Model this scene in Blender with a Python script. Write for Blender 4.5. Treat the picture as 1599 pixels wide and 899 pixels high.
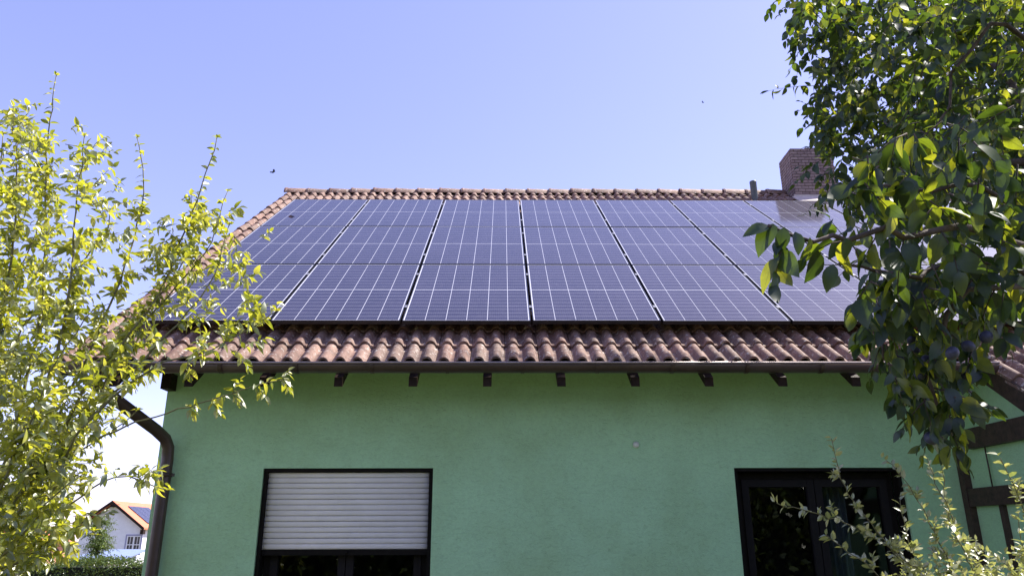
import bpy, math, random
import numpy as np
from mathutils import Vector, Matrix

for o in list(bpy.data.objects):
    bpy.data.objects.remove(o, do_unlink=True)
scene = bpy.context.scene
col = scene.collection
rad = math.radians

# ------------------------------------------------------------------ camera
FPX = 1174.7                                   # focal length in photo pixels (1599 wide)
CAM = Vector((-0.2604, -6.3956, 1.6202))
TH, PS, RO = 0.31929, 0.013449, -0.002955      # pitch, yaw, roll
_f = Vector((math.sin(PS)*math.cos(TH), math.cos(PS)*math.cos(TH), math.sin(TH)))
_r0 = Vector((math.cos(PS), -math.sin(PS), 0)); _u0 = _r0.cross(_f)
_r = _r0*math.cos(RO) + _u0*math.sin(RO); _u = _u0*math.cos(RO) - _r0*math.sin(RO)
cd = bpy.data.cameras.new('camera'); cam = bpy.data.objects.new('camera', cd); col.objects.link(cam)
cam.matrix_world = Matrix(((_r.x, _u.x, -_f.x, CAM.x), (_r.y, _u.y, -_f.y, CAM.y), (_r.z, _u.z, -_f.z, CAM.z), (0, 0, 0, 1)))
cd.sensor_width = 36; cd.lens = FPX/1599*36; cd.clip_start = .05; cd.clip_end = 3000
scene.camera = cam

# ------------------------------------------------------------------ sky, sun, exposure
SUN_A, SUN_E = rad(72), rad(53)                # azimuth from +Y towards +X, elevation
w = bpy.data.worlds.new('World'); scene.world = w; w.use_nodes = True
nt = w.node_tree; nt.nodes.clear()
sky = nt.nodes.new('ShaderNodeTexSky'); sky.sky_type = 'NISHITA'; sky.sun_disc = False
sky.sun_elevation = SUN_E; sky.sun_rotation = SUN_A
sky.air_density = .85; sky.dust_density = .35; sky.ozone_density = 2.0; sky.altitude = 200
tint = nt.nodes.new('ShaderNodeMix'); tint.data_type = 'RGBA'; tint.blend_type = 'MULTIPLY'; tint.inputs[0].default_value = 1
tint.inputs[7].default_value = (1.32, .97, 1.40, 1)
bg = nt.nodes.new('ShaderNodeBackground'); bg.inputs[1].default_value = .15
out = nt.nodes.new('ShaderNodeOutputWorld')
nt.links.new(sky.outputs[0], tint.inputs[6]); gam = nt.nodes.new('ShaderNodeGamma'); gam.inputs[1].default_value = .82          # soft shoulder, as a phone camera renders the sky
sc2 = nt.nodes.new('ShaderNodeMix'); sc2.data_type = 'RGBA'; sc2.blend_type = 'MULTIPLY'; sc2.inputs[0].default_value = 1; sc2.inputs[7].default_value = (1.09, 1.12, 1.06, 1)
nt.links.new(tint.outputs[2], gam.inputs[0]); nt.links.new(gam.outputs[0], sc2.inputs[6]); nt.links.new(sc2.outputs[2], bg.inputs[0]); nt.links.new(bg.outputs[0], out.inputs[0])
sl = bpy.data.lights.new('sun', 'SUN'); sl.energy = 5.0; sl.angle = rad(.55); sl.color = (1, .95, .87)
so = bpy.data.objects.new('sun', sl); col.objects.link(so)
sd = Vector((math.cos(SUN_E)*math.sin(SUN_A), math.cos(SUN_E)*math.cos(SUN_A), math.sin(SUN_E)))
so.rotation_euler = sd.to_track_quat('Z', 'Y').to_euler(); so.location = (20, 5, 30)
vs = scene.view_settings; vs.view_transform = 'Standard'; vs.look = 'None'; vs.exposure = 1.06; vs.gamma = 1; vs.use_curve_mapping = False
scene.render.engine = 'CYCLES'
scene.cycles.max_bounces = 8; scene.cycles.transparent_max_bounces = 12

# ------------------------------------------------------------------ helpers
def V(*a): return Vector(a)
def ray(x, y): return (_f*FPX + _r*(x-799.5) - _u*(y-449.5))/FPX      # depth 1 along the view axis
def at(x, y, d): return CAM + ray(x, y)*d                             # a photo pixel at a chosen depth
def atY(x, y, Y):
    d = ray(x, y); return CAM + d*((Y-CAM.y)/d.y)

def wpos(o):
    p = Vector((0, 0, 0))
    while o: p = p + o.location; o = o.parent
    return p

def tag(o, label=None, cat=None, group=None, kind=None):
    if label: o['label'] = label
    if cat: o['category'] = cat
    if group: o['group'] = group
    if kind: o['kind'] = kind
    return o

def empty(name, loc, rot=None):
    o = bpy.data.objects.new(name, None); col.objects.link(o); o.location = loc
    o.empty_display_size = .2
    if rot: o.rotation_euler = rot
    return o

class MB:
    def __init__(s): s.v = []; s.f = []; s.sm = []
    def quad(s, a, b, c, d, smooth=False):
        n = len(s.v); s.v += [tuple(a), tuple(b), tuple(c), tuple(d)]; s.f.append((n, n+1, n+2, n+3)); s.sm.append(smooth)
    def poly(s, pts):
        n = len(s.v); s.v += [tuple(p) for p in pts]; s.f.append(tuple(range(n, n+len(pts)))); s.sm.append(False)
    def box(s, x0, y0, z0, x1, y1, z1):
        n = len(s.v)
        s.v += [(x0,y0,z0),(x1,y0,z0),(x1,y1,z0),(x0,y1,z0),(x0,y0,z1),(x1,y0,z1),(x1,y1,z1),(x0,y1,z1)]
        for f in ((0,3,2,1),(4,5,6,7),(0,1,5,4),(1,2,6,5),(2,3,7,6),(3,0,4,7)):
            s.f.append(tuple(n+i for i in f)); s.sm.append(False)
        return s
    def prism(s, prof, axis, a, b, smooth=False):
        """closed profile (list of 2-tuples, in the plane of the other two axes) swept along axis from a to b"""
        def p3(q, t): return {'x': (t, q[0], q[1]), 'y': (q[0], t, q[1]), 'z': (q[0], q[1], t)}[axis]
        n = len(s.v); m = len(prof)
        s.v += [p3(q, a) for q in prof] + [p3(q, b) for q in prof]
        for i in range(m):
            j = (i+1) % m; s.f.append((n+i, n+j, n+m+j, n+m+i)); s.sm.append(smooth)
        s.f.append(tuple(n+i for i in reversed(range(m)))); s.sm.append(False)
        s.f.append(tuple(n+m+i for i in range(m))); s.sm.append(False)
        return s
    def tube(s, pts, radii, k=8, cap=True, smooth=True):
        pts = [Vector(p) for p in pts]
        if not hasattr(radii, '__len__'): radii = [radii]*len(pts)
        n0 = len(s.v); prev = None
        for i, p in enumerate(pts):
            t = (pts[min(i+1, len(pts)-1)] - pts[max(i-1, 0)]).normalized()
            if prev is None:
                a = t.cross(Vector((0, 0, 1)) if abs(t.z) < .9 else Vector((1, 0, 0))).normalized()
            else:
                a = (prev - t*prev.dot(t)).normalized()
            prev = a; b = t.cross(a)
            for j in range(k):
                an = 2*math.pi*j/k
                s.v.append(tuple(p + (a*math.cos(an) + b*math.sin(an))*radii[i]))
        for i in range(len(pts)-1):
            for j in range(k):
                j2 = (j+1) % k
                s.f.append((n0+i*k+j, n0+i*k+j2, n0+(i+1)*k+j2, n0+(i+1)*k+j)); s.sm.append(smooth)
        if cap:
            s.f.append(tuple(n0+j for j in reversed(range(k)))); s.sm.append(False)
            e = n0+(len(pts)-1)*k; s.f.append(tuple(e+j for j in range(k))); s.sm.append(False)
        return s
    def lathe(s, prof, c, axis='z', k=16):
        """prof: list of (radius, t) along axis through c"""
        n0 = len(s.v)
        for r, t in prof:
            for j in range(k):
                a = 2*math.pi*j/k; p, q = r*math.cos(a), r*math.sin(a)
                s.v.append({'z': (c[0]+p, c[1]+q, c[2]+t), 'y': (c[0]+p, c[1]+t, c[2]+q), 'x': (c[0]+t, c[1]+p, c[2]+q)}[axis])
        for i in range(len(prof)-1):
            for j in range(k):
                j2 = (j+1) % k
                s.f.append((n0+i*k+j, n0+i*k+j2, n0+(i+1)*k+j2, n0+(i+1)*k+j)); s.sm.append(True)
        return s
    def mesh(s, name, m, off=Vector((0, 0, 0))):
        me = bpy.data.meshes.new(name)
        me.from_pydata([(a-off.x, b-off.y, c-off.z) for a, b, c in s.v], [], s.f)
        me.polygons.foreach_set('use_smooth', s.sm)
        me.materials.append(m); me.update(); return me
    def build(s, name, m, parent=None, local=False):
        off = Vector((0, 0, 0)) if (local or parent is None) else wpos(parent)
        o = bpy.data.objects.new(name, s.mesh(name, m, off)); col.objects.link(o)
        if parent: o.parent = parent
        return o

def inst(name, me, parent, loc, rot=(0, 0, 0), scale=None):
    o = bpy.data.objects.new(name, me); col.objects.link(o); o.parent = parent
    o.location = loc; o.rotation_euler = rot
    if scale: o.scale = scale
    return o

# ------------------------------------------------------------------ materials
def newmat(name):
    m = bpy.data.materials.new(name); m.use_nodes = True; nt = m.node_tree
    return m, nt, nt.nodes['Principled BSDF'], nt.nodes['Material Output']

def nd(nt, t, **kw):
    n = nt.nodes.new(t)
    for k, v in kw.items(): setattr(n, k, v)
    return n

def noise(nt, scale, detail=4, vec=None, rough=.55):
    n = nd(nt, 'ShaderNodeTexNoise'); n.inputs['Scale'].default_value = scale; n.inputs['Detail'].default_value = detail; n.inputs['Roughness'].default_value = rough
    if vec is not None: nt.links.new(vec, n.inputs['Vector'])
    return n

def ramp(nt, fac, stops):
    r = nd(nt, 'ShaderNodeValToRGB'); e = r.color_ramp.elements
    e[0].position, e[0].color = stops[0][0], (*stops[0][1], 1); e[1].position, e[1].color = stops[-1][0], (*stops[-1][1], 1)
    for p, c in stops[1:-1]:
        x = e.new(p); x.color = (*c, 1)
    nt.links.new(fac, r.inputs[0]); return r

def mixc(nt, a, b, fac, mode='MIX'):
    m = nd(nt, 'ShaderNodeMix', data_type='RGBA', blend_type=mode)
    for s, v in ((m.inputs[0], fac), (m.inputs[6], a), (m.inputs[7], b)):
        if hasattr(v, 'links'): nt.links.new(v, s)
        elif isinstance(v, tuple): s.default_value = (*v, 1)
        else: s.default_value = v
    return m.outputs[2]

def bump(nt, h, strength, dist, p):
    b = nd(nt, 'ShaderNodeBump'); b.inputs['Strength'].default_value = strength; b.inputs['Distance'].default_value = dist
    nt.links.new(h, b.inputs['Height']); nt.links.new(b.outputs[0], p.inputs['Normal']); return b

def wcoord(nt):
    return nd(nt, 'ShaderNodeNewGeometry').outputs['Position']

def simple(name, c, rough=.6, var=.25, scale=8, metal=0, bmp=0, bscale=60):
    m, nt, p, o = newmat(name); pos = wcoord(nt)
    n = noise(nt, scale, 5, pos)
    lo = tuple(x*(1-var) for x in c); hi = tuple(min(1, x*(1+var)) for x in c)
    r = ramp(nt, n.outputs[0], [(.3, lo), (.7, hi)])
    nt.links.new(r.outputs[0], p.inputs['Base Color']); p.inputs['Roughness'].default_value = rough; p.inputs['Metallic'].default_value = metal
    if bmp:
        b = noise(nt, bscale, 4, pos); bump(nt, b.outputs[0], bmp, .01, p)
    return m

def m_stucco(name, c, grooves=True):
    m, nt, p, o = newmat(name); pos = wcoord(nt)
    mp = nd(nt, 'ShaderNodeMapping'); mp.inputs['Scale'].default_value = (.8, .8, 2.4); nt.links.new(pos, mp.inputs[0])
    n1 = noise(nt, 1.1, 6, pos, .6); n2 = noise(nt, 55, 3, pos)
    r1 = ramp(nt, n1.outputs[0], [(.3, tuple(x*y for x, y in zip(c, (.84, .82, .76)))), (.5, tuple(x*.95 for x in c)), (.72, tuple(x*1.04 for x in c))])
    # faint run-off streaks, stretched downwards
    ms = nd(nt, 'ShaderNodeMapping'); ms.inputs['Scale'].default_value = (5, 5, .35); nt.links.new(pos, ms.inputs[0])
    n3 = noise(nt, 1.6, 5, ms.outputs[0], .65)
    st = ramp(nt, n3.outputs[0], [(.52, (1, 1, 1)), (.78, (.8, .78, .72))])
    c1 = mixc(nt, r1.outputs[0], st.outputs[0], .22, 'MULTIPLY')
    g = ramp(nt, n2.outputs[0], [(.35, (.88, .88, .88)), (.6, (1, 1, 1))])
    c2 = mixc(nt, c1, g.outputs[0], .6, 'MULTIPLY')
    nt.links.new(c2, p.inputs['Base Color']); p.inputs['Roughness'].default_value = .92; p.inputs['Specular IOR Level'].default_value = .2
    if grooves:   # trowelled render: irregular worm-like scratches and grain
        d = noise(nt, 7, 4, mp.outputs[0], .6)
        dm = nd(nt, 'ShaderNodeVectorMath', operation='MULTIPLY_ADD'); dm.inputs[1].default_value = (.35, .35, .35)
        nt.links.new(d.outputs['Color'], dm.inputs[0]); nt.links.new(mp.outputs[0], dm.inputs[2])
        vo = noise(nt, 24, 5, dm.outputs[0], .7)
        gr = ramp(nt, vo.outputs[0], [(.30, (0, 0, 0)), (.46, (1, 1, 1))])
        fine = noise(nt, 130, 3, pos)
        mx = mixc(nt, gr.outputs[0], fine.outputs[0], .35)
        bump(nt, mx, .55, .007, p)
    return m

def m_tile():
    m, nt, p, o = newmat('clay_tile'); pos = wcoord(nt)
    oi = nd(nt, 'ShaderNodeObjectInfo'); isl = nd(nt, 'ShaderNodeNewGeometry')
    add = nd(nt, 'ShaderNodeMath', operation='ADD'); nt.links.new(oi.outputs['Random'], add.inputs[0]); nt.links.new(isl.outputs['Random Per Island'], add.inputs[1])
    fr = nd(nt, 'ShaderNodeMath', operation='FRACT'); nt.links.new(add.outputs[0], fr.inputs[0])
    base = ramp(nt, fr.outputs[0], [(0, (.165, .092, .068)), (.35, (.235, .135, .10)), (.7, (.285, .175, .132)), (1, (.20, .13, .10))])
    n1 = noise(nt, 9, 6, pos, .7)
    wth = ramp(nt, n1.outputs[0], [(.34, (.5, .45, .43)), (.64, (1.15, 1.12, 1.1))])
    c1 = mixc(nt, base.outputs[0], wth.outputs[0], 1.0, 'MULTIPLY')
    n2 = noise(nt, 26, 5, pos, .75); lich = ramp(nt, n2.outputs[0], [(.56, (0, 0, 0)), (.66, (1, 1, 1))])
    c2 = mixc(nt, c1, (.66, .62, .56), nt_mul(nt, lich.outputs[0], .7))
    n3 = noise(nt, 60, 4, pos, .6); dk = ramp(nt, n3.outputs[0], [(.63, (0, 0, 0)), (.72, (1, 1, 1))])
    c3 = mixc(nt, c2, (.05, .045, .035), nt_mul(nt, dk.outputs[0], .6))
    n4 = noise(nt, 3.1, 4, pos, .6); moss = ramp(nt, n4.outputs[0], [(.62, (0, 0, 0)), (.78, (1, 1, 1))])
    c4 = mixc(nt, c3, (.075, .07, .03), nt_mul(nt, moss.outputs[0], .45))
    nt.links.new(c4, p.inputs['Base Color']); p.inputs['Roughness'].default_value = .78
    b = noise(nt, 85, 5, pos, .65); bump(nt, b.outputs[0], .5, .006, p)
    return m

def nt_mul(nt, s, k):
    a = nd(nt, 'ShaderNodeMath', operation='MULTIPLY'); nt.links.new(s, a.inputs[0]); a.inputs[1].default_value = k; return a.outputs[0]

def m_leaf(name, stops, tstops, tw=.45, gloss=.06, rough=.38):
    """leaf: diffuse + translucent + a waxy gloss, colour differing from leaf to leaf"""
    m, nt, p, o = newmat(name); nt.nodes.remove(p)
    oi = nd(nt, 'ShaderNodeObjectInfo'); isl = nd(nt, 'ShaderNodeNewGeometry')
    add = nd(nt, 'ShaderNodeMath', operation='ADD'); nt.links.new(oi.outputs['Random'], add.inputs[0]); nt.links.new(isl.outputs['Random Per Island'], add.inputs[1])
    fr = nd(nt, 'ShaderNodeMath', operation='FRACT'); nt.links.new(add.outputs[0], fr.inputs[0])
    n = noise(nt, 45, 4, isl.outputs['Position'], .6); vr = ramp(nt, n.outputs[0], [(.3, (.78, .78, .78)), (.7, (1.1, 1.1, 1.1))])
    at_ = nd(nt, 'ShaderNodeAttribute', attribute_name='leafuv'); sp = nd(nt, 'ShaderNodeSeparateXYZ'); nt.links.new(at_.outputs['Vector'], sp.inputs[0])
    def mt_(op, a, b=None):
        k = nd(nt, 'ShaderNodeMath', operation=op)
        for i_, v_ in enumerate((a, b)):
            if v_ is None: continue
            if hasattr(v_, 'links'): nt.links.new(v_, k.inputs[i_])
            else: k.inputs[i_].default_value = v_
        return k.outputs[0]
    ay = mt_('ABSOLUTE', sp.outputs[1]); midrib = mt_('LESS_THAN', ay, .014)
    side = mt_('LESS_THAN', mt_('FRACT', mt_('MULTIPLY', mt_('SUBTRACT', sp.outputs[0], mt_('MULTIPLY', ay, .9)), 7.0)), .10)
    vein = mt_('MAXIMUM', midrib, mt_('MULTIPLY', side, .45))
    vr2 = mixc(nt, vr.outputs[0], (1.75, 1.6, 1.5), vein)
    c = mixc(nt, ramp(nt, fr.outputs[0], stops).outputs[0], vr2, 1.0, 'MULTIPLY')
    vt2 = mixc(nt, vr.outputs[0], (.62, .62, .62), vein)
    t = mixc(nt, ramp(nt, fr.outputs[0], tstops).outputs[0], vt2, 1.0, 'MULTIPLY')
    d = nd(nt, 'ShaderNodeBsdfDiffuse'); tr = nd(nt, 'ShaderNodeBsdfTranslucent'); gl = nd(nt, 'ShaderNodeBsdfGlossy'); gl.inputs['Roughness'].default_value = rough
    nt.links.new(c, d.inputs[0]); nt.links.new(t, tr.inputs[0])
    a = nd(nt, 'ShaderNodeMixShader'); a.inputs[0].default_value = tw; nt.links.new(d.outputs[0], a.inputs[1]); nt.links.new(tr.outputs[0], a.inputs[2])
    b = nd(nt, 'ShaderNodeMixShader'); b.inputs[0].default_value = gloss; nt.links.new(a.outputs[0], b.inputs[1]); nt.links.new(gl.outputs[0], b.inputs[2])
    nt.links.new(b.outputs[0], o.inputs[0]); return m

def m_cell():
    m, nt, p, o = newmat('solar_cell')
    tc = nd(nt, 'ShaderNodeTexCoord'); sp = nd(nt, 'ShaderNodeSeparateXYZ'); nt.links.new(tc.outputs['Object'], sp.inputs[0])
    def lines(src, period, width):
        a = nd(nt, 'ShaderNodeMath', operation='DIVIDE'); nt.links.new(src, a.inputs[0]); a.inputs[1].default_value = period
        f = nd(nt, 'ShaderNodeMath', operation='FRACT'); nt.links.new(a.outputs[0], f.inputs[0])
        l = nd(nt, 'ShaderNodeMath', operation='LESS_THAN'); nt.links.new(f.outputs[0], l.inputs[0]); l.inputs[1].default_value = width/period; return l.outputs[0]
    h = lines(sp.outputs[1], .0922, .0036); b = lines(sp.outputs[0], .0193, .0012)
    pos = wcoord(nt); n = noise(nt, 2.2, 4, pos); base = ramp(nt, n.outputs[0], [(.3, (.020, .017, .036)), (.7, (.029, .024, .047))])
    c1 = mixc(nt, base.outputs[0], (.16, .16, .2), nt_mul(nt, b, .35))
    c2 = mixc(nt, c1, (.45, .45, .5), nt_mul(nt, h, .75))
    # thin film of dust
    d = noise(nt, 14, 6, pos, .7); dr = ramp(nt, d.outputs[0], [(.4, (0, 0, 0)), (.8, (1, 1, 1))])
    c3 = mixc(nt, c2, (.3, .28, .26), nt_mul(nt, dr.outputs[0], .06))
    nt.links.new(c3, p.inputs['Base Color']); p.inputs['Roughness'].default_value = .09; p.inputs['IOR'].default_value = 1.55
    p.inputs['Coat Weight'].default_value = .2; p.inputs['Coat Roughness'].default_value = .42
    return m

def m_glass():
    m, nt, p, o = newmat('window_glass'); nt.nodes.remove(p)
    t = nd(nt, 'ShaderNodeBsdfTransparent'); t.inputs[0].default_value = (.72, .78, .78, 1)
    g = nd(nt, 'ShaderNodeBsdfGlossy'); g.inputs['Roughness'].default_value = .012
    n = noise(nt, 1.7, 2, wcoord(nt)); b = nd(nt, 'ShaderNodeBump'); b.inputs['Strength'].default_value = .03; b.inputs['Distance'].default_value = .05
    nt.links.new(n.outputs[0], b.inputs['Height']); nt.links.new(b.outputs[0], g.inputs['Normal'])
    f = nd(nt, 'ShaderNodeFresnel'); f.inputs[0].default_value = 1.55
    s = nd(nt, 'ShaderNodeMixShader'); nt.links.new(f.outputs[0], s.inputs[0]); nt.links.new(t.outputs[0], s.inputs[1]); nt.links.new(g.outputs[0], s.inputs[2])
    nt.links.new(s.outputs[0], o.inputs[0]); return m

def m_brick():
    m, nt, p, o = newmat('chimney_brick'); pos = wcoord(nt)
    oi = nd(nt, 'ShaderNodeObjectInfo')
    base = ramp(nt, oi.outputs['Random'], [(0, (.22, .15, .14)), (.5, (.26, .185, .17)), (1, (.31, .225, .205))])
    n = noise(nt, 25, 5, pos, .7); v = ramp(nt, n.outputs[0], [(.3, (.75, .75, .75)), (.7, (1.15, 1.15, 1.15))])
    nt.links.new(mixc(nt, base.outputs[0], v.outputs[0], 1.0, 'MULTIPLY'), p.inputs['Base Color']); p.inputs['Roughness'].default_value = .85
    return m

M = dict(
    stucco=m_stucco('green_render', (.50, .80, .46)), tile=m_tile(), cell=m_cell(), glass=m_glass(), brick=m_brick(),
    wood=simple('dark_stained_wood', (.028, .017, .012), .55, .4, 30, bmp=.3, bscale=90),
    timber=simple('brown_timber', (.06, .034, .026), .6, .4, 22, bmp=.3, bscale=80),
    zinc=simple('brown_coated_zinc', (.065, .04, .031), .38, .25, 6),
    alu=simple('anodised_aluminium', (.78, .78, .8), .32, .08, 20, metal=.75),
    blackalu=simple('black_anodised_frame', (.02, .02, .023), .3, .15, 20, metal=.3),
    clampgrey=simple('grey_clamp', (.22, .22, .24), .4, .2, 30, metal=.3),
    slat=simple('grey_shutter_plastic', (.86, .82, .74), .5, .06, 5),
    frame=simple('dark_brown_frame', (.011, .009, .007), .75, .3, 20),
    pvc=simple('grey_pvc', (.09, .10, .10), .5, .2, 15),
    mortar=simple('mortar', (.13, .11, .10), .9, .2, 60),
    lead=simple('pale_flashing', (.5, .42, .38), .5, .2, 12),
    white=simple('white_render', (.78, .78, .78), .9, .06, 3),
    bluish=simple('pale_blue_render', (.55, .6, .72), .9, .06, 3),
    redroof=simple('orange_roof_tile', (.62, .19, .10), .8, .2, 8),
    bark=simple('bark', (.09, .065, .05), .9, .4, 30, bmp=.6, bscale=70),
    twig=simple('green_twig', (.16, .15, .07), .7, .3, 30),
    grass=simple('grass', (.10, .105, .035), .95, .4, 1.3, bmp=.6, bscale=40),
    curtain=simple('curtain', (.10, .14, .15), .9, .15, 4),
    insect=simple('dark_insect', (.012, .012, .014), .6, .3, 200),
    insectbrown=simple('brown_insect_wing', (.16, .07, .03), .7, .5, 260),
    cap=simple('pale_green_cap', (.78, .8, .7), .5, .1, 40),
    terracotta=simple('terracotta_render', (.55, .26, .16), .9, .12, 2),
    slate=simple('blue_grey_sheet', (.22, .28, .45), .5, .1, 3),
)
for k_ in ('frame', 'wood'): M[k_].node_tree.nodes['Principled BSDF'].inputs['Specular IOR Level'].default_value = .12
M['backsheet'] = newmat('panel_backsheet')[0]
_p = M['backsheet'].node_tree.nodes['Principled BSDF']; _p.inputs['Base Color'].default_value = (.62, .62, .66, 1); _p.inputs['Roughness'].default_value = .09
M['leaf_left'] = m_leaf('yellow_green_leaf', [(0, (.06, .10, .025)), (.5, (.15, .19, .035)), (1, (.26, .27, .06))],
                        [(0, (.36, .42, .02)), (.5, (.66, .67, .03)), (1, (.92, .86, .08))], .52, .13, .42)
M['leaf_plum'] = m_leaf('plum_leaf', [(0, (.012, .030, .020)), (.6, (.020, .046, .024)), (1, (.034, .066, .024))],
                        [(0, (.06, .11, .010)), (.6, (.15, .23, .012)), (.82, (.38, .44, .02)), (1, (.70, .70, .03))], .44, .05, .45)
M['leaf_shrub'] = m_leaf('shrub_leaf', [(0, (.18, .22, .08)), (.6, (.32, .34, .15)), (1, (.44, .43, .22))],
                         [(0, (.34, .40, .08)), (1, (.7, .68, .18))], .4, .14, .4)
M['leaf_far'] = m_leaf('far_leaf', [(0, (.05, .09, .025)), (1, (.11, .17, .04))], [(0, (.2, .28, .04)), (1, (.35, .42, .06))], .35, .03)
M['leaf_dark'] = m_leaf('hedge_leaf', [(0, (.03, .055, .018)), (1, (.07, .11, .025))], [(0, (.12, .18, .02)), (1, (.25, .3, .04))], .35, .05)

# ------------------------------------------------------------------ roof frame of reference
ZP = 3.433; PHI = 0.640767; SP, CP = math.sin(PHI), math.cos(PHI); TP = SP/CP
def roof(x, s, o=0): return Vector((x, s*CP - o*SP, ZP + s*SP + o*CP))     # o = height above the plane of the panel faces
def roofz(y, o): return ZP + y*TP + o/CP
YW = .30                                    # outer face of the main front wall
XL, XR = -3.245, 9.6
S_EAVE, EXPO, TW, CREST = -.553, .336, .283, -.105
S_RIDGE = 6.50; X_VERGE = -3.92; J_EXT = 27
X_EXT = X_VERGE + J_EXT*TW                  # the roof runs lower to the right of here
RIDGE = roof(0, S_RIDGE, CREST); YR = RIDGE.y; ZR = RIDGE.z

# ------------------------------------------------------------------ ground
def gz(x, y):
    t = min(1, max(0, (y-9)/38)); return -4.0*t*t*(3-2*t)
gm = MB(); xs = [-900, -300, -120, -60, -40, -30, -20, -12, -6, 0, 6, 12, 20, 40, 120, 400, 900]; ys = [-400, -120, -40, -20, -10, -3, 3, 9, 13, 17, 21, 26, 31, 36, 42, 48, 60, 90, 160, 400, 1500]
for y in ys:
    for x in xs: gm.v.append((x, y, gz(x, y)))
for i in range(len(ys)-1):
    for j in range(len(xs)-1):
        a = i*len(xs)+j; gm.f.append((a, a+1, a+1+len(xs), a+len(xs))); gm.sm.append(True)
tag(gm.build('ground', M['grass']), kind='structure')

# ------------------------------------------------------------------ the house
house = tag(empty('green_house', (3.0, 5.0, 0)), 'single-storey house with green rendered wall, brown tiled roof and solar panels', 'house')

# walls with the two window openings cut out
W1 = (-2.325, -.859, .92, 2.190); W2 = (1.760, 3.232, .10, 2.187)
REV = .10
def rect_wall(mb, x0, x1, z0, z1, y, holes):
    X = sorted({x0, x1, *[h[0] for h in holes], *[h[1] for h in holes]}); Z = sorted({z0, z1, *[h[2] for h in holes], *[h[3] for h in holes]})
    idx = {}
    def vid(i, k):
        if (i, k) not in idx: idx[(i, k)] = len(mb.v); mb.v.append((X[i], y, Z[k]))
        return idx[(i, k)]
    for i in range(len(X)-1):
        for k in range(len(Z)-1):
            cx, cz = (X[i]+X[i+1])/2, (Z[k]+Z[k+1])/2
            if any(h[0] < cx < h[1] and h[2] < cz < h[3] for h in holes): continue
            mb.f.append((vid(i, k), vid(i+1, k), vid(i+1, k+1), vid(i, k+1))); mb.sm.append(False)
wl = MB(); zt = roofz(YW, -.232)
rect_wall(wl, XL, XR, -.1, zt, YW, [W1, W2])
for h in (W1, W2):
    d = YW + .26
    wl.quad((h[0], YW, h[2]), (h[0], d, h[2]), (h[0], d, h[3]), (h[0], YW, h[3]))
    wl.quad((h[1], YW, h[2]), (h[1], YW, h[3]), (h[1], d, h[3]), (h[1], d, h[2]))
    wl.quad((h[0], YW, h[3]), (h[0], d, h[3]), (h[1], d, h[3]), (h[1], YW, h[3]))
    wl.quad((h[0], YW, h[2]), (h[1], YW, h[2]), (h[1], d, h[2]), (h[0], d, h[2]))
yb = 2*YR - YW; zr = ZR - .19/CP + .06
zapex = roofz(YR, -.232)
wl.poly([(XL, yb, -.1), (XL, YW, -.1), (XL, YW, zt), (XL, YR, zapex), (XL, yb, zt)])
wl.poly([(XR, YW, -.1), (XR, yb, -.1), (XR, yb, zt), (XR, YR, zapex), (XR, YW, zt)])
wl.quad((XR, yb, -.1), (XL, yb, -.1), (XL, yb, zt), (XR, yb, zt))
wall = wl.build('wall', M['stucco'], house)

# dark room behind the windows
rm = MB(); rm.quad((XL+.05, 3.2, -.05), (3.6, 3.2, -.05), (3.6, 3.2, 2.9), (XL+.05, 3.2, 2.9)); rm.quad((XL+.05, .57, 2.55), (XL+.05, 3.2, 2.55), (3.6, 3.2, 2.55), (3.6, .57, 2.55))
rm.quad((XL+.05, .57, .02), (3.6, .57, .02), (3.6, 3.2, .02), (XL+.05, 3.2, .02)); rm.quad((.6, .57, .02), (.6, 3.2, .02), (.6, 3.2, 2.55), (.6, .57, 2.55))
rm.build('room_lining', simple('dark_room', (.05, .045, .04), .9, .2, 2), house)

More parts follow.
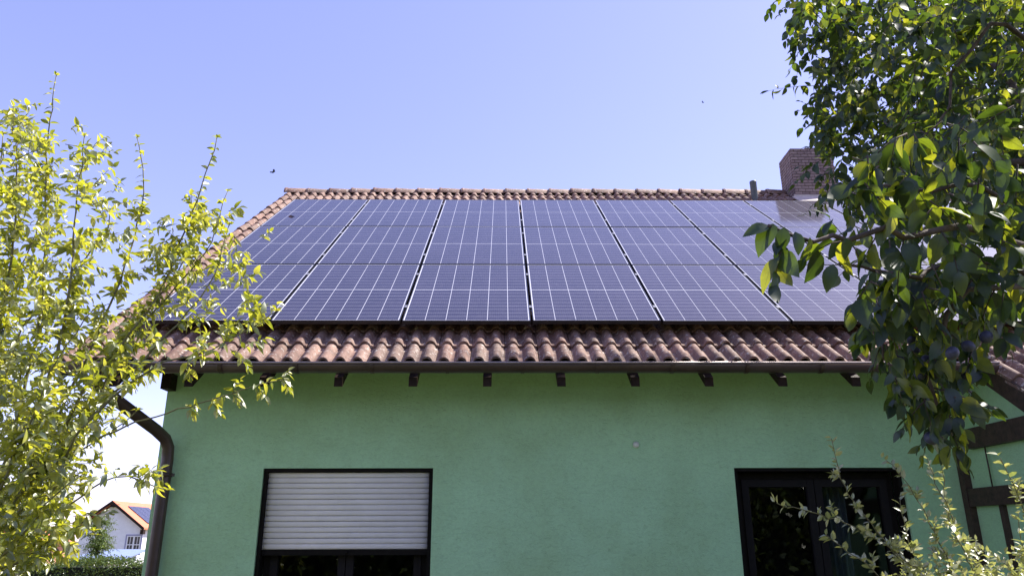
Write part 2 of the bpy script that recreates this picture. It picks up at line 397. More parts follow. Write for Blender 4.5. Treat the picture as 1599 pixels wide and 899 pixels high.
def window(h, shutter_to, label):
    x0, x1, z0, z1 = h; ya = YW + REV
    fr = MB(); t = .055
    # guide rails on both reveals and the lintel strip
    fr.box(x0+.002, ya-.075, z0+.01, x0+.034, ya+.03, z1-.012); fr.box(x1-.034, ya-.075, z0+.01, x1-.002, ya+.03, z1-.012)
    fr.box(x0+.004, ya-.088, z1-.028, x1-.004, ya+.03, z1-.003)
    # outer window frame
    fr.box(x0+.036, ya+.04, z0+.02, x0+.036+t, ya+.11, z1-.035); fr.box(x1-.036-t, ya+.04, z0+.02, x1-.036, ya+.11, z1-.035)
    fr.box(x0+.037+t, ya+.042, z1-.035-t, x1-.037-t, ya+.108, z1-.036); fr.box(x0+.037+t, ya+.042, z0+.021, x1-.037-t, ya+.108, z0+.02+t)
    w = fr.build('window', M['frame'], house); w['label'] = label
    xm = (x0+x1)/2
    for a, b in ((x0+.038+t, xm-.004), (xm+.004, x1-.038-t)):
        s = MB(); zb, ztop = z0+.022+t, z1-.037-t; q = .062
        s.box(a, ya+.03, zb, a+q, ya+.10, ztop); s.box(b-q, ya+.03, zb, b, ya+.10, ztop)
        s.box(a+q, ya+.032, ztop-q, b-q, ya+.098, ztop); s.box(a+q, ya+.032, zb, b-q, ya+.098, zb+q)
        s.build('sash', simple('brown_sash_wood', (.007, .005, .004), .9, .3, 15) if 'brown_sash_wood' not in bpy.data.materials else bpy.data.materials['brown_sash_wood'], w)
        g = MB(); g.quad((a+q, ya+.065, zb+q), (b-q, ya+.065, zb+q), (b-q, ya+.065, ztop-q), (a+q, ya+.065, ztop-q)); g.build('pane', M['glass'], w)
    sill = MB(); sill.prism([(YW-.05, z0-.035), (YW-.05, z0-.01), (ya+.035, z0+.009), (ya+.035, z0-.02)], 'x', x0-.03, x1+.03)
    sill.build('sill', M['frame'], w)
    if shutter_to:
        n = 14; top = z1-.03; hh = (top-shutter_to)/n
        bar = MB(); bar.box(x0+.037, ya-.048, shutter_to-.046, x1-.037, ya-.022, shutter_to-.001)
        bar.lathe([(0, -.012), (.012, -.012), (.012, 0), (.0, 0)], (xm+.02, ya-.049, shutter_to-.022), 'y', 8)
        sh = bar.build('roller_shutter', M['frame'], house); sh['label'] = 'pale grey roller shutter half down with dark bottom bar'
        prof = [(ya-.036, .0005), (ya-.0435, .003), (ya-.0455, hh*.3), (ya-.0465, hh*.55), (ya-.0455, hh*.82), (ya-.0435, hh-.003), (ya-.036, hh-.0005), (ya-.030, hh*.5)]
        sm = MB(); sm.prism(prof, 'x', x0+.0355, x1-.0355, True)
        off = wpos(sh); me = sm.mesh('slat', M['slat'], Vector((0, off.y, 0)))
        for i in range(n):
            inst('slat', me, sh, (-off.x, 0, shutter_to + i*hh - off.z + random.Random(i).uniform(-.0006, .0006)))
    return w
window(W1, 1.525, 'dark framed double window half covered by a grey roller shutter')
window(W2, None, 'dark framed double window with its shutter raised')
cu = MB(); n = 40
for i in range(n):
    xa, xb = 2.52+i*.009, 2.52+(i+1)*.009
    cu.quad((xa, .72+.025*math.sin(i*1.1), .2), (xb, .72+.025*math.sin((i+1)*1.1), .2), (xb, .72+.025*math.sin((i+1)*1.1), 2.1), (xa, .72+.025*math.sin(i*1.1), 2.1), True)
cu.build('curtain', M['curtain'], house)

# roof slab (decking) with its tiles as sub-parts
rf = MB()
def slab(mb, x0, x1, s0, s1, o0, o1):
    pr = [roof(0, s0, o0), roof(0, s1, o0), roof(0, s1, o1), roof(0, s0, o1)]
    mb.prism([(q.y, q.z) for q in pr], 'x', x0, x1)
slab(rf, X_VERGE+.035, XR+.5, S_EAVE+.05, S_RIDGE-.12, -.226, -.203)
slab(rf, X_EXT+.035, XR+.5, S_EAVE-2.4, S_EAVE+.048, -.226, -.203)
back = [(YR, ZR-.085), (YR, ZR-.115), (2*YR+.45, roofz(-.45, -.20)), (2*YR+.45, roofz(-.45, -.16))]
rf.prism(back, 'x', X_VERGE+.035, XR+.5)
roof_o = rf.build('roof', M['wood'], house)

def tile_mesh():
    """double-roll pan tile; local y runs up the slope, z = 0 at the crest"""
    m = MB(); k = 12; H = .046; T = .02; L = .40
    xs, zs = [], []
    for wv in range(2):
        for i in range(k+(1 if wv else 0)):
            u = i/k; xs.append((wv+u)*TW/2); v_ = abs(u-.5)*2/.68; zs.append(-H + (H*(1-v_**2.3)**.75 if v_ < 1 else 0))
    xs[0] += .002; xs[-1] -= .002
    n = len(xs); n0 = 0
    m.v += [(x, 0, z-.004) for x, z in zip(xs, zs)]                 # rounded nose
    m.v += [(x, .008, z) for x, z in zip(xs, zs)]
    m.v += [(x, L, z-.028) for x, z in zip(xs, zs)]
    m.v += [(x, 0, z-T) for x, z in zip(xs, zs)]
    m.v += [(x, L, z-.028-T) for x, z in zip(xs, zs)]
    for i in range(n-1):
        m.f += [(i, i+1, n+i+1, n+i), (n+i, n+i+1, 2*n+i+1, 2*n+i), (3*n+i, 3*n+i+1, i+1, i), (3*n+i+1, 3*n+i, 4*n+i, 4*n+i+1)]
        m.sm += [True, True, False, True]
    m.f += [(0, n, 3*n), (n, 2*n, 4*n, 3*n), (n-1, 4*n-1, 2*n-1), (2*n-1, 4*n-1, 5*n-1, 3*n-1)]; m.sm += [False]*4
    return m
tmb = tile_mesh(); tme = tmb.mesh('roof_tile', M['tile'])
hoff = wpos(roof_o); tr = random.Random(5)
rest_v, rest_f = [], []; tv = np.array(tmb.v)
NROW = int((S_RIDGE - S_EAVE)/EXPO); NCOL = int((XR+.45-X_VERGE)/TW)
cph, sph = math.cos(PHI), math.sin(PHI)
for i in range(-7, NROW+1):
    for j in range(NCOL):
        if i < 0 and j < J_EXT: continue
        x = X_VERGE + j*TW; s = S_EAVE + i*EXPO
        if s > S_RIDGE-.12: continue
        p = roof(x + tr.uniform(-.002, .002), s + tr.uniform(-.009, .009), CREST + tr.uniform(-.003, .005))
        tilt = tr.uniform(-.014, .014)
        single = (i in (0, 1) and j <= 30) or (j <= 1 and i >= 0) or (i >= NROW-2 and j <= 44) or (-4 <= i < 0 and j <= J_EXT+3)
        if single:
            inst('roof_tile', tme, roof_o, p-hoff, (PHI, tilt, tr.uniform(-.004, .004)))
        else:
            b = len(rest_v); q = tv
            Y = q[:, 1]*cph - q[:, 2]*sph + p.y; Z = q[:, 1]*sph + q[:, 2]*cph + p.z; X = q[:, 0] + p.x
            base = len(rest_v); rest_v += list(zip(X.tolist(), Y.tolist(), Z.tolist())); rest_f += [tuple(base+a for a in f) for f in tmb.f]
tf = MB(); tf.v = rest_v; tf.f = rest_f; tf.sm = [True]*len(rest_f)
tag(tf.build('tile_field', M['tile'], roof_o), kind='stuff')

# ridge caps
rc = MB(); k = 12; L = .42
def capsec(x, r, dz):
    return [(x, r*math.cos(math.pi*(i/k)*1.0), dz + r*math.sin(math.pi*i/k)) for i in range(k+1)]
secs = [capsec(0, .122, 0), capsec(.03, .126, 0), capsec(.05, .118, 0), capsec(L, .104, -.004), capsec(L, .09, -.004), capsec(0, .104, 0)]
for s_ in secs: rc.v += s_
for a in range(5):
    for i in range(k): rc.f.append((a*(k+1)+i, a*(k+1)+i+1, (a+1)*(k+1)+i+1, (a+1)*(k+1)+i)); rc.sm.append(a in (2,))
for i in range(k): rc.f.append((5*(k+1)+i, 5*(k+1)+i+1, i+1, i)); rc.sm.append(False)
rme = rc.mesh('ridge_tile', M['tile']); x = X_VERGE-.02
while x < XR+.4:
    inst('ridge_tile', rme, roof_o, Vector((x, YR, ZR-.10+tr.uniform(-.008, .008)))-hoff, (tr.uniform(-.04, .04), tr.uniform(-.012, .012), tr.uniform(-.01, .01)))
    x += .372
# verge boards (left gable, and the lower roof on the right)
def verge(x0, x1, s0, s1):
    m = MB(); slab(m, x0, x1, s0, s1, -.325, -.165); return m.build('verge_board', M['timber'], house)
verge(X_VERGE+.008, X_VERGE+.034, S_EAVE+.02, S_RIDGE-.1)
verge(X_EXT+.004, X_EXT+.034, S_EAVE-2.4, S_EAVE+.02)

# rafters
rme_ = MB(); prf = [roof(0, -.30, -.183), roof(0, 1.3, -.183), roof(0, 1.3, -.285)]
y0 = -.415
prof = [(y0, roofz(y0, -.227)), (y0, roofz(y0, -.287)), (y0+.01, roofz(y0+.01, -.290)), (.9, roofz(.9, -.290)), (.9, roofz(.9, -.227))]
rme_.prism(prof, 'x', -.034, .034); rmesh = rme_.mesh('rafter', M['wood'], Vector((0, house.location.y, 0)))
k = -5
while -.381+.597*k < X_EXT-.05:
    inst('rafter', rmesh, house, (-.381+.597*k-house.location.x, 0, 0)); k += 1
# purlin ends carrying the verge overhang
for s in (3.2, 6.0):
    q = roof(0, s, -.19); m = MB(); m.box(X_VERGE+.06, q.y-.07, q.z-.19, XL+.02, q.y+.07, q.z-.04); m.build('purlin', M['wood'], house)
m = MB(); m.box(XL-.005, .16, 2.86, XL+.075, .297, 3.0); m.build('purlin', M['wood'], house)

# gutter
gu = MB(); gx0, gx1 = -3.89, X_EXT-.02; GY, GZ, GR = -.495, 2.925, .066
K = 12; prof = []
for i in range(K+1):
    a = math.pi + math.pi*i/K; prof.append((GY+GR*math.cos(a), GZ+GR*math.sin(a)))
inner = [(GY+(GR-.004)*math.cos(math.pi+math.pi*i/K), GZ+(GR-.004)*math.sin(math.pi+math.pi*i/K)) for i in range(K, -1, -1)]
inner[0] = (inner[0][0], inner[0][1]+.02); prof2 = prof + [(prof[-1][0], prof[-1][1]+.02)] + inner
gu.prism(prof2, 'x', gx0, gx1, True)
for xx in (gx0, gx1-.004):
    gu.prism(prof, 'x', xx, xx+.004)
gut = gu.build('gutter', M['zinc'], house)
lip = MB(); lip.tube([(gx0, GY-GR-.003, GZ+.003), (gx1, GY-GR-.003, GZ+.003)], .009, 8); lip.build('gutter_lip', simple('lip_painted_glint', (.26, .21, .2), .35, .2, 9, metal=.4), gut)  # lip is coloured paler to imitate the bead catching sunlight
bk = MB(); pr = [(GY+(GR+.004)*math.cos(math.pi+math.pi*i/K), GZ+(GR+.004)*math.sin(math.pi+math.pi*i/K)) for i in range(K+1)]
pr = pr + [(GY+(GR+.0005)*math.cos(math.pi+math.pi*i/K), GZ+(GR+.0005)*math.sin(math.pi+math.pi*i/K)) for i in range(K, -1, -1)]
bk.prism(pr, 'x', -.014, .014); bme = bk.mesh('gutter_bracket', M['zinc'], Vector((0, wpos(gut).y, 0)))
k = -5
while -.10+.597*k < gx1-.05:
    inst('gutter_bracket', bme, gut, (-.10+.597*k - wpos(gut).x, 0, -wpos(gut).z)); k += 1
# downpipe with its swan neck
dp = MB(); path = [(-3.47, -.495, 2.87), (-3.47, -.495, 2.80), (-3.462, -.47, 2.765), (-3.43, -.40, 2.73), (-3.20, .09, 2.49), (-3.155, .18, 2.43), (-3.135, .222, 2.36), (-3.13, .225, 2.26), (-3.13, .225, 1.2), (-3.13, .225, 0)]
dp.tube(path, .05, 16)
pipe = dp.build('downpipe', M['zinc'], house)
for z in (2.13, .6):
    m = MB(); m.tube([(-3.13, .225, z-.018), (-3.13, .225, z+.018)], .056, 16); m.box(-3.075, .215, z-.012, -3.055, .235, z+.012); m.box(-3.14, .27, z-.012, -3.12, .299, z+.012)
    m.build('pipe_clip', M['zinc'], pipe)

# chimney
CX0, CX1, CY0, CY1, CZ1 = 4.565, 5.285, 4.82, 5.37, 7.80
ch = MB(); ch.box(CX0+.012, CY0+.012, 6.6, CX1-.012, CY1-.012, CZ1-.02)
chim = ch.build('chimney', M['mortar'], house); coff = wpos(chim)
bh, bw = .053, .118; brng = random.Random(3)
bm_ = MB(); bm_.box(0, 0, 0, bw-.009, .03, bh-.010); brick = bm_.mesh('brick', M['brick'])
z = 6.80; row = 0
z_start = {True: 6.86}
while z < CZ1-.01:
    # front and back
    for yy, ry in ((CY0, 0), (CY1, math.pi)):
        x = CX0 + (0 if row % 2 else -bw/2)
        while x < CX1-.005:
            a, b = max(x, CX0+.001), min(x+bw, CX1)
            if b-a > .03 and (ry == 0 or z > 7.0) and z > roofz(yy if ry == 0 else 2*YR-yy, -.12)-.06:
                sc = (b-a-.009)/(bw-.009)
                if ry == 0: inst('brick', brick, chim, V(a+.004, CY0+brng.uniform(-.003, .002), z)-coff, (0, 0, 0), (sc, 1, 1))
            x += bw
    n = 5; bw2 = (CY1-CY0-.06)/n
    for q in range(n):
        yq = CY0 + .034 + q*bw2
        if z > min(roofz(yq, -.12), roofz(2*YR-yq, -.12))-.08:
            inst('brick', brick, chim, V(CX0+brng.uniform(-.003, .002), yq+bw2-.005, z)-coff, (0, 0, -math.pi/2), ((bw2-.009)/(bw-.009), 1, 1))
    z += bh; row += 1
cap = MB(); cap.box(CX0+.015, CY0+.02, CZ1-.02, CX0+.22, CY1-.01, CZ1+.012); cap.box(CX0+.27, CY0+.02, CZ1-.02, CX1-.01, CY1-.01, CZ1+.03); cap.build('chimney_top', M['mortar'], chim)
fl = MB(); zf = roofz(CY0, CREST)
fl.prism([(CY0-.012, zf-.10), (CY0-.012, zf+.05), (CY0-.002, zf+.05), (CY0-.002, zf-.10)], 'x', CX0-.03, CX1+.03)
a, b = roof(0, 5.55, CREST+.012), roof(0, 5.95, CREST+.02)
fl.prism([(a.y, a.z), (b.y, b.z), (b.y, b.z-.02), (a.y, a.z-.02)], 'x', CX0-.06, CX1+.06)
fl.build('flashing', M['lead'], chim)
# vent pipe by the ridge
vp = MB(); vp.lathe([(.0, .25), (.045, .25), (.045, .31), (.054, .31), (.056, .30), (.056, .27), (.054, .265), (.054, -.25)], (3.885, 4.83, 6.88), 'z', 18)
vp.build('vent_pipe', M['pvc'], house)

# lower side wing under the right-hand roof: side wall with timbers
XW = X_EXT + .055
wg = MB(); YF = -2.0
wg.poly([(XW, YW-.002, -.1), (XW, YF, -.1), (XW, YF, roofz(YF, -.232)), (XW, YW-.002, roofz(YW, -.232))])
wg.quad((XW, YF, -.1), (XR, YF, -.1), (XR, YF, roofz(YF, -.232)), (XW, YF, roofz(YF, -.232)))
wing = wg.build('side_wing_wall', M['stucco'], house)
def beam(y0, y1, z0, z1, d=.05):
    m = MB(); m.box(XW-d, y0, z0, XW+.02, y1, z1); return m.build('timber_beam', M['timber'], house)
beam(-2.0, .10, 2.32, 2.485, .07)
beam(-2.0, .215, 1.855, 2.0, .055)
beam(.218, .296, -.05, 2.32, .06)
beam(-.185, -.13, -.05, 1.853, .03)
beam(-1.3, -1.2, -.05, 1.853, .04)
m = MB(); m.tube([(XW-.03, -.10, 2.32), (XW-.03, -.10, 2.0)], .006, 6); m.build('timber_beam', M['timber'], house)

# ------------------------------------------------------------------ solar panels
PW, PH, GAP = 1.134, 1.722, .02
FT = .035
fm = MB(); bdr = .008
fm.box(0, 0, -FT, bdr, PH, 0); fm.box(PW-bdr, 0, -FT, PW, PH, 0); fm.box(bdr, 0, -FT, PW-bdr, bdr, -.0003); fm.box(bdr, PH-bdr, -FT, PW-bdr, PH, -.0003)
frame_me = fm.mesh('panel_frame', M['blackalu'])
bs = MB(); bs.quad((bdr, bdr, -.0035), (PW-bdr, bdr, -.0035), (PW-bdr, PH-bdr, -.0035), (bdr, PH-bdr, -.0035))
bs.quad((bdr, bdr, -.02), (bdr, PH-bdr, -.02), (PW-bdr, PH-bdr, -.02), (PW-bdr, bdr, -.02))
bs_me = bs.mesh('backsheet', M['backsheet'])
mx, my, cg, mid = .011, .011, .0048, .0095
cw = (PW-2*bdr-2*mx-5*cg)/6; chh = (PH-2*bdr-2*my-mid)/2
ce = MB(); ce.quad((0, 0, 0), (cw, 0, 0), (cw, chh, 0), (0, chh, 0)); ce_me = ce.mesh('cell_strip', M['cell'])
cl = MB(); cl.box(PW-.004, -.03, .0005, PW+GAP+.004, .03, .004); cl.box(PW+.005, -.02, -.04, PW+GAP-.005, .02, .0005); cl_me = cl.mesh('clamp', M['clampgrey'])
ordn = ['first', 'second', 'third', 'fourth', 'fifth', 'sixth', 'seventh', 'eighth', 'ninth', 'tenth']
rows = ['bottom row above the eave', 'middle row', 'top row below the ridge']
rng = random.Random(11)
NC = 10
for rI in range(3):
    for c in range(NC):
        loc = roof((c-3)*(PW+GAP)+GAP/2, rI*(PH+GAP), rng.uniform(-.0015, .0015))
        t = empty('solar_panel', loc, (PHI+rng.uniform(-.0012, .0012), rng.uniform(-.0015, .0015), 0))
        tag(t, 'dark blue solar panel, %s from the left in the %s' % (ordn[c], rows[rI]), 'solar panel', 'solar panels on the roof')
        inst('panel_frame', frame_me, t, (0, 0, 0)); inst('backsheet', bs_me, t, (0, 0, 0))
        for a in range(6):
            for b in range(2):
                inst('cell_strip', ce_me, t, (bdr+mx+a*(cw+cg), bdr+my+b*(chh+mid), -.0028))
        if c < NC-1:
            for y in (.36, 1.36): inst('clamp', cl_me, t, (0, y, 0))
for rI in range(3):
    for y in (.36, 1.36):
        m = MB(); slab(m, -3*(PW+GAP)-.03, (NC-3)*(PW+GAP)+.03, rI*(PH+GAP)+y-.02, rI*(PH+GAP)+y+.02, -.075, -.037); m.build('mounting_rail', M['alu'], house)

# small round cap on the wall
k = empty('wall_cap', (.915, YW, 2.386)); tag(k, 'small round pale cap on the green wall between the two windows', 'wall cap')
m = MB(); m.lathe([(.0, -.026), (.016, -.024), (.025, -.015), (.028, -.003), (.028, 0)], (.915, YW, 2.386), 'y', 18); m.build('cap', M['cap'], k)
m = MB(); m.lathe([(.029, -.004), (.037, -.004), (.038, 0)], (.915, YW, 2.386), 'y', 18); m.build('rim', M['stucco'], k)

# insects
def insect(loc, size, mb, mw, wing_dir, up, label):
    t = empty('insect', loc); tag(t, label, 'insect')
    a = Vector(wing_dir).normalized(); u = Vector(up).normalized(); n = a.cross(u).normalized()
    m = MB(); L = size*.5
    m.tube([Vector(loc)+u*x*L for x in (-.55, -.4, -.1, .15, .35, .5, .6)], [size*q for q in (.01, .035, .05, .07, .055, .05, .01)], 7); m.build('body', mb, t)
    for s in (-1, 1):
        m = MB(); P = Vector(loc); w = a*s + n*.55
        pts = [P+u*.2*L, P+w*L*.5+u*L*.75, P+w*L+u*L*.62, P+w*L*1.02+u*L*.1, P+w*L*.7-u*L*.2, P+w*L*.6-u*L*.7, P+w*L*.15-u*L*.5]
        m.poly(pts); m.poly([p_+n*.0008 for p_ in reversed(pts)]); m.build('wing', mw, t)
    return t
insect(at(427, 268.5, 5.2), .036, M['insect'], M['insect'], _r*.8+_u*.6, -_r*.7+_u*.45+_f*.3, 'dark winged insect in flight left above the end of the ridge')
insect(at(1097, 160, 5.5), .018, M['insect'], M['insect'], _r*.7-_u*.6, _r*.5+_u*.6+_f*.3, 'tiny dark insect in flight high above the roof on the right')
pb = roof(-3.19, 4.03, .012)
insect(pb, .075, M['insect'], M['insectbrown'], (.5, .5*CP, .5*SP), (1, -.3*CP, -.3*SP), 'brown winged insect over the top left solar panel')

# ------------------------------------------------------------------ foliage tools
def leaf_geo(W=.5, curl=.18, fold=.25, rows=4, tip=1.0, seed=0):
    """unit leaf along +x, normal +z"""
    r = random.Random(seed); v = []; f = []
    for i in range(rows+1):
        t = i/rows; wd = W*.5*math.sin(math.pi*min(1, t**.8))**.85 if 0 < i < rows else 0
        z = -curl*t*t + .03*math.sin(3*t+seed); y0 = .05*math.sin(2.5*t+seed)
        if wd: v += [(t, y0-wd, z+wd*fold+r.uniform(-.02, .02)), (t, y0, z), (t, y0+wd, z+wd*fold+r.uniform(-.02, .02))]
        else: v.append((t, y0, z))
    # faces
    f += [(0, 2, 1), (0, 3, 2)]
    for i in range(1, rows-1):
        a = 1+(i-1)*3; f += [(a, a+1, a+4, a+3), (a+1, a+2, a+5, a+4)]
    a = 1+(rows-2)*3; e = a+3; f += [(a, a+1, e), (a+1, a+2, e)]
    return np.array(v), f

def set_uv(me, arr):
    a = me.attributes.new('leafuv', 'FLOAT_VECTOR', 'POINT'); a.data.foreach_set('vector', np.asarray(arr, dtype=np.float32).ravel())

class Foliage:
    def __init__(s, seed, geos): s.r = random.Random(seed); s.L = []; s.stem = MB(); s.geos = geos
    def leaf(s, p, d, size, up=None, tilt=.6):
        r = s.r
        d = Vector(d).normalized(); n = Vector((r.gauss(0, tilt), r.gauss(0, tilt), 1)) if up is None else Vector(up)+Vector((r.gauss(0, tilt), r.gauss(0, tilt), r.gauss(0, tilt)))
        n = n - d*n.dot(d)
        if n.length < .05: n = d.orthogonal()
        n.normalize(); s.L.append((Vector(p), d, n, size, r.randrange(len(s.geos))))
    def path(s, pts, step):
        """Catmull-Rom through pts, resampled"""
        P = [pts[0]*2-pts[1]] + list(pts) + [pts[-1]*2-pts[-2]]; o = []
        for i in range(1, len(P)-2):
            n = max(2, int((P[i+1]-P[i]).length/step))
            for k in range(n):
                t = k/n; a, b, c, d = P[i-1], P[i], P[i+1], P[i+2]
                o.append(.5*((2*b)+(c-a)*t+(2*a-5*b+4*c-d)*t*t+(3*b-a-3*c+d)*t**3))
        o.append(P[-2]); return o
    def limb(s, pts, r0, r1, step=.08, wob=.012, k=6):
        q = s.path(pts, step); r = s.r
        q = [p+Vector((r.gauss(0, wob), r.gauss(0, wob), r.gauss(0, wob))) if 0 < i < len(q)-1 else p for i, p in enumerate(q)]
        s.stem.tube(q, [r0+(r1-r0)*i/(len(q)-1) for i in range(len(q))], k); return q
    def twig(s, p, d, length, n, size, r0=.003, droop=.25, spread=.8, tilt=.6, var=.35):
        """one leafy twig"""
        r = s.r; d = Vector(d).normalized(); pts = [Vector(p)]; m = max(3, int(length/.05))
        for i in range(m):
            d = (d + Vector((r.gauss(0, .12), r.gauss(0, .12), r.gauss(0, .12)-droop/m))).normalized(); pts.append(pts[-1]+d*length/m)
        s.stem.tube(pts, [r0*(1-.7*i/m) for i in range(m+1)], 4)
        a = r.uniform(0, 6.28)
        for i in range(n):
            t = (i+.6)/n; x = t*m; k = min(m-1, int(x)); q = pts[k].lerp(pts[k+1], x-k); dd = (pts[k+1]-pts[k]).normalized()
            a += 2.4; o = dd.orthogonal().normalized(); o2 = dd.cross(o); side = o*math.cos(a)+o2*math.sin(a)
            ld = dd*r.uniform(.15, .9) + side*spread + Vector((0, 0, -.35*droop*2))
            s.leaf(q, ld, size*(1+r.uniform(-var, var))*(1-.35*t*t), None, tilt)
        s.leaf(pts[-1], d, size*.75, None, tilt)
    def finish(s, root, mat, stemmat, nobj, leafname='leaf', limbname='limb', restname='foliage'):
        off = wpos(root)
        st = s.stem.build(limbname, stemmat, root)
        def score(l):
            c = l[0]+l[1]*l[3]*.5-CAM; z = c.dot(_f)
            if z < .2: return 0
            x, y = 799.5+FPX*c.dot(_r)/z, 449.5-FPX*c.dot(_u)/z
            return FPX*l[3]/z if -20 < x < 1620 and -20 < y < 920 else 0
        sc = [(score(l), i) for i, l in enumerate(s.L)]; sc.sort(reverse=True); chosen = {i for k, i in sc[:nobj] if k > 0}
        mes = []
        for g, f in s.geos:
            m = MB(); m.v = [tuple(x) for x in g.tolist()]; m.f = f; m.sm = [True]*len(f); mes.append(m.mesh(leafname, mat)); set_uv(mes[-1], g)
        vs_, fs_, uv_ = [], [], []; nb = 0
        for i, (p, d, n, size, gi) in enumerate(s.L):
            b = n.cross(d)
            if i in chosen:
                o = bpy.data.objects.new(leafname, mes[gi]); col.objects.link(o); o.parent = root
                R = Matrix(((d.x, b.x, n.x), (d.y, b.y, n.y), (d.z, b.z, n.z)))
                o.matrix_local = Matrix.Translation(p-off) @ R.to_4x4() @ Matrix.Diagonal((size, size, size, 1))
            else:
                g, f = s.geos[gi]; A = np.array([list(d), list(b), list(n)])*size
                vs_.append(g @ A + np.array(p-off)); uv_.append(g); fs_ += [tuple(nb+q for q in ff) for ff in f]; nb += len(g)
        if vs_:
            me = bpy.data.meshes.new(restname); me.from_pydata(np.concatenate(vs_).tolist(), [], fs_); me.materials.append(mat)
            me.polygons.foreach_set('use_smooth', [True]*len(fs_)); me.update(); set_uv(me, np.concatenate(uv_))
            o = bpy.data.objects.new(restname, me); col.objects.link(o); o.parent = root; o['kind'] = 'stuff'
        return st

# ------------------------------------------------------------------ yellow-green tree on the left
GL = [leaf_geo(.46, .30, .45, 4, seed=1), leaf_geo(.52, .15, .7, 4, seed=2), leaf_geo(.40, .55, .4, 4, seed=3), leaf_geo(.5, .05, .9, 4, seed=4), leaf_geo(.56, .4, .2, 4, seed=14), leaf_geo(.36, .7, .6, 4, seed=15)]
lt = tag(empty('fruit_tree', (-3.9, -2.4, 0)), 'young tree with yellow-green leaves and upright shoots at the left edge', 'tree')
F = Foliage(21, GL); r = F.r
base = V(-3.9, -2.4, 0)
tk = MB(); tk.tube([base+V(0, 0, -.1), base+V(.02, 0, .35), base+V(.05, .02, .8), base+V(.12, .03, 1.1)], [.075, .062, .055, .05], 10); tk.build('trunk', M['bark'], lt)
crotch = base+V(.1, .03, 1.0)
def lb(*p): return [at(x, y, d) for x, y, d in p]
shoots = [   # photo-space guide points with their own depth; each starts at the crotch
    (lb((-60, 760, 4.3), (-10, 560, 4.2), (20, 380, 4.2), (28, 190, 4.3)), .016, 1.0),
    (lb((-30, 780, 4.4), (40, 600, 4.6), (70, 420, 4.7), (72, 260, 4.7), (88, 118, 4.7)), .014, .8),
    (lb((0, 790, 4.0), (70, 620, 3.9), (105, 470, 3.9), (118, 330, 4.0), (132, 212, 4.0)), .014, .9),
    (lb((0, 810, 4.5), (110, 610, 4.6), (190, 430, 4.7), (225, 300, 4.8), (214, 214, 4.8)), .014, .9),
    (lb((10, 820, 4.2), (130, 610, 4.2), (240, 470, 4.3), (300, 330, 4.4), (339, 214, 4.4)), .013, .9),
    (lb((30, 820, 4.4), (150, 600, 4.5), (245, 480, 4.6), (320, 395, 4.6), (356, 298, 4.7)), .012, .75),
    (lb((30, 830, 3.9), (120, 680, 3.7), (230, 580, 3.7), (330, 545, 3.7), (432, 485, 3.7)), .011, .5),
    (lb((10, 850, 3.9), (100, 700, 4.0), (200, 590, 4.0), (290, 490, 4.1), (335, 430, 4.2), (358, 350, 4.3)), .012, .7),
    (lb((40, 870, 3.8), (110, 790, 3.6), (180, 745, 3.5), (262, 765, 3.4)), .009, .9),
    (lb((20, 890, 3.9), (70, 850, 3.7), (130, 820, 3.6), (150, 835, 3.5)), .008, .6),
    (lb((-80, 700, 3.9), (-40, 520, 3.9), (-10, 330, 4.0), (5, 210, 4.1)), .014, 1.0),
    (lb((-60, 720, 4.9), (10, 560, 5.1), (60, 480, 5.2), (170, 350, 5.2), (120, 270, 5.2)), .012, .9),
    (lb((-60, 860, 3.6), (0, 760, 3.5), (50, 650, 3.5), (90, 560, 3.5), (150, 480, 3.6)), .012, 1.0),
    (lb((-60, 880, 3.8), (10, 800, 3.9), (70, 730, 3.9), (150, 690, 3.9), (215, 640, 3.9)), .010, 1.0),
    (lb((-80, 640, 4.6), (-40, 500, 4.7), (30, 420, 4.8), (60, 330, 4.9), (20, 260, 4.9)), .012, 1.0),
    (lb((-80, 900, 3.6), (0, 870, 3.5), (60, 800, 3.4), (100, 760, 3.4), (130, 740, 3.4)), .010, 1.0),
    (lb((-20, 900, 4.2), (60, 760, 4.4), (140, 640, 4.5), (205, 520, 4.6), (290, 400, 4.7), (300, 300, 4.8)), .012, .9),
]
for pts, r0, dens in shoots:
    q = F.limb([crotch]+pts, r0*1.25, .0025, .07, .004, 6); n = len(q); tip = q[-1]
    total = sum((q[i+1]-q[i]).length for i in range(n-1))
    for i in range(int(n*.22), n-1):
        t = i/n; d = (q[min(i+1, n-1)]-q[i-1]).normalized()
        x = 799.5+FPX*(q[i]-CAM).dot(_r)/(q[i]-CAM).dot(_f)
        if t < .86:
            for _ in range(3):
                if r.random() < (.44 if x < 120 else .30)*dens:
                    a = r.uniform(0, 6.28); o = d.orthogonal().normalized(); o2 = d.cross(o)
                    side = (o*math.cos(a)+o2*math.sin(a)); L = r.uniform(.06, .26)*(1.1-.5*t)
                    F.twig(q[i], d*.5+side*.8+V(0, 0, .25), L, int(8+L*55), .060, .0022, .35, .75, .7)
        if t > .35 and (t > .85 or r.random() < .55):      # spur leaves straight on the shoot
            for _ in range(4):
                a = r.uniform(0, 6.28); o = d.orthogonal().normalized(); o2 = d.cross(o)
                F.leaf(q[i]+d*r.uniform(-.03, .03), d*.35+o*math.cos(a)+o2*math.sin(a)+V(0, 0, -.15), r.uniform(.042, .062), None, .5)
    for k in range(6):
        a = k*2.4; o = Vector((math.cos(a), math.sin(a), .6)); F.leaf(tip, o, r.uniform(.02, .034), None, .5)
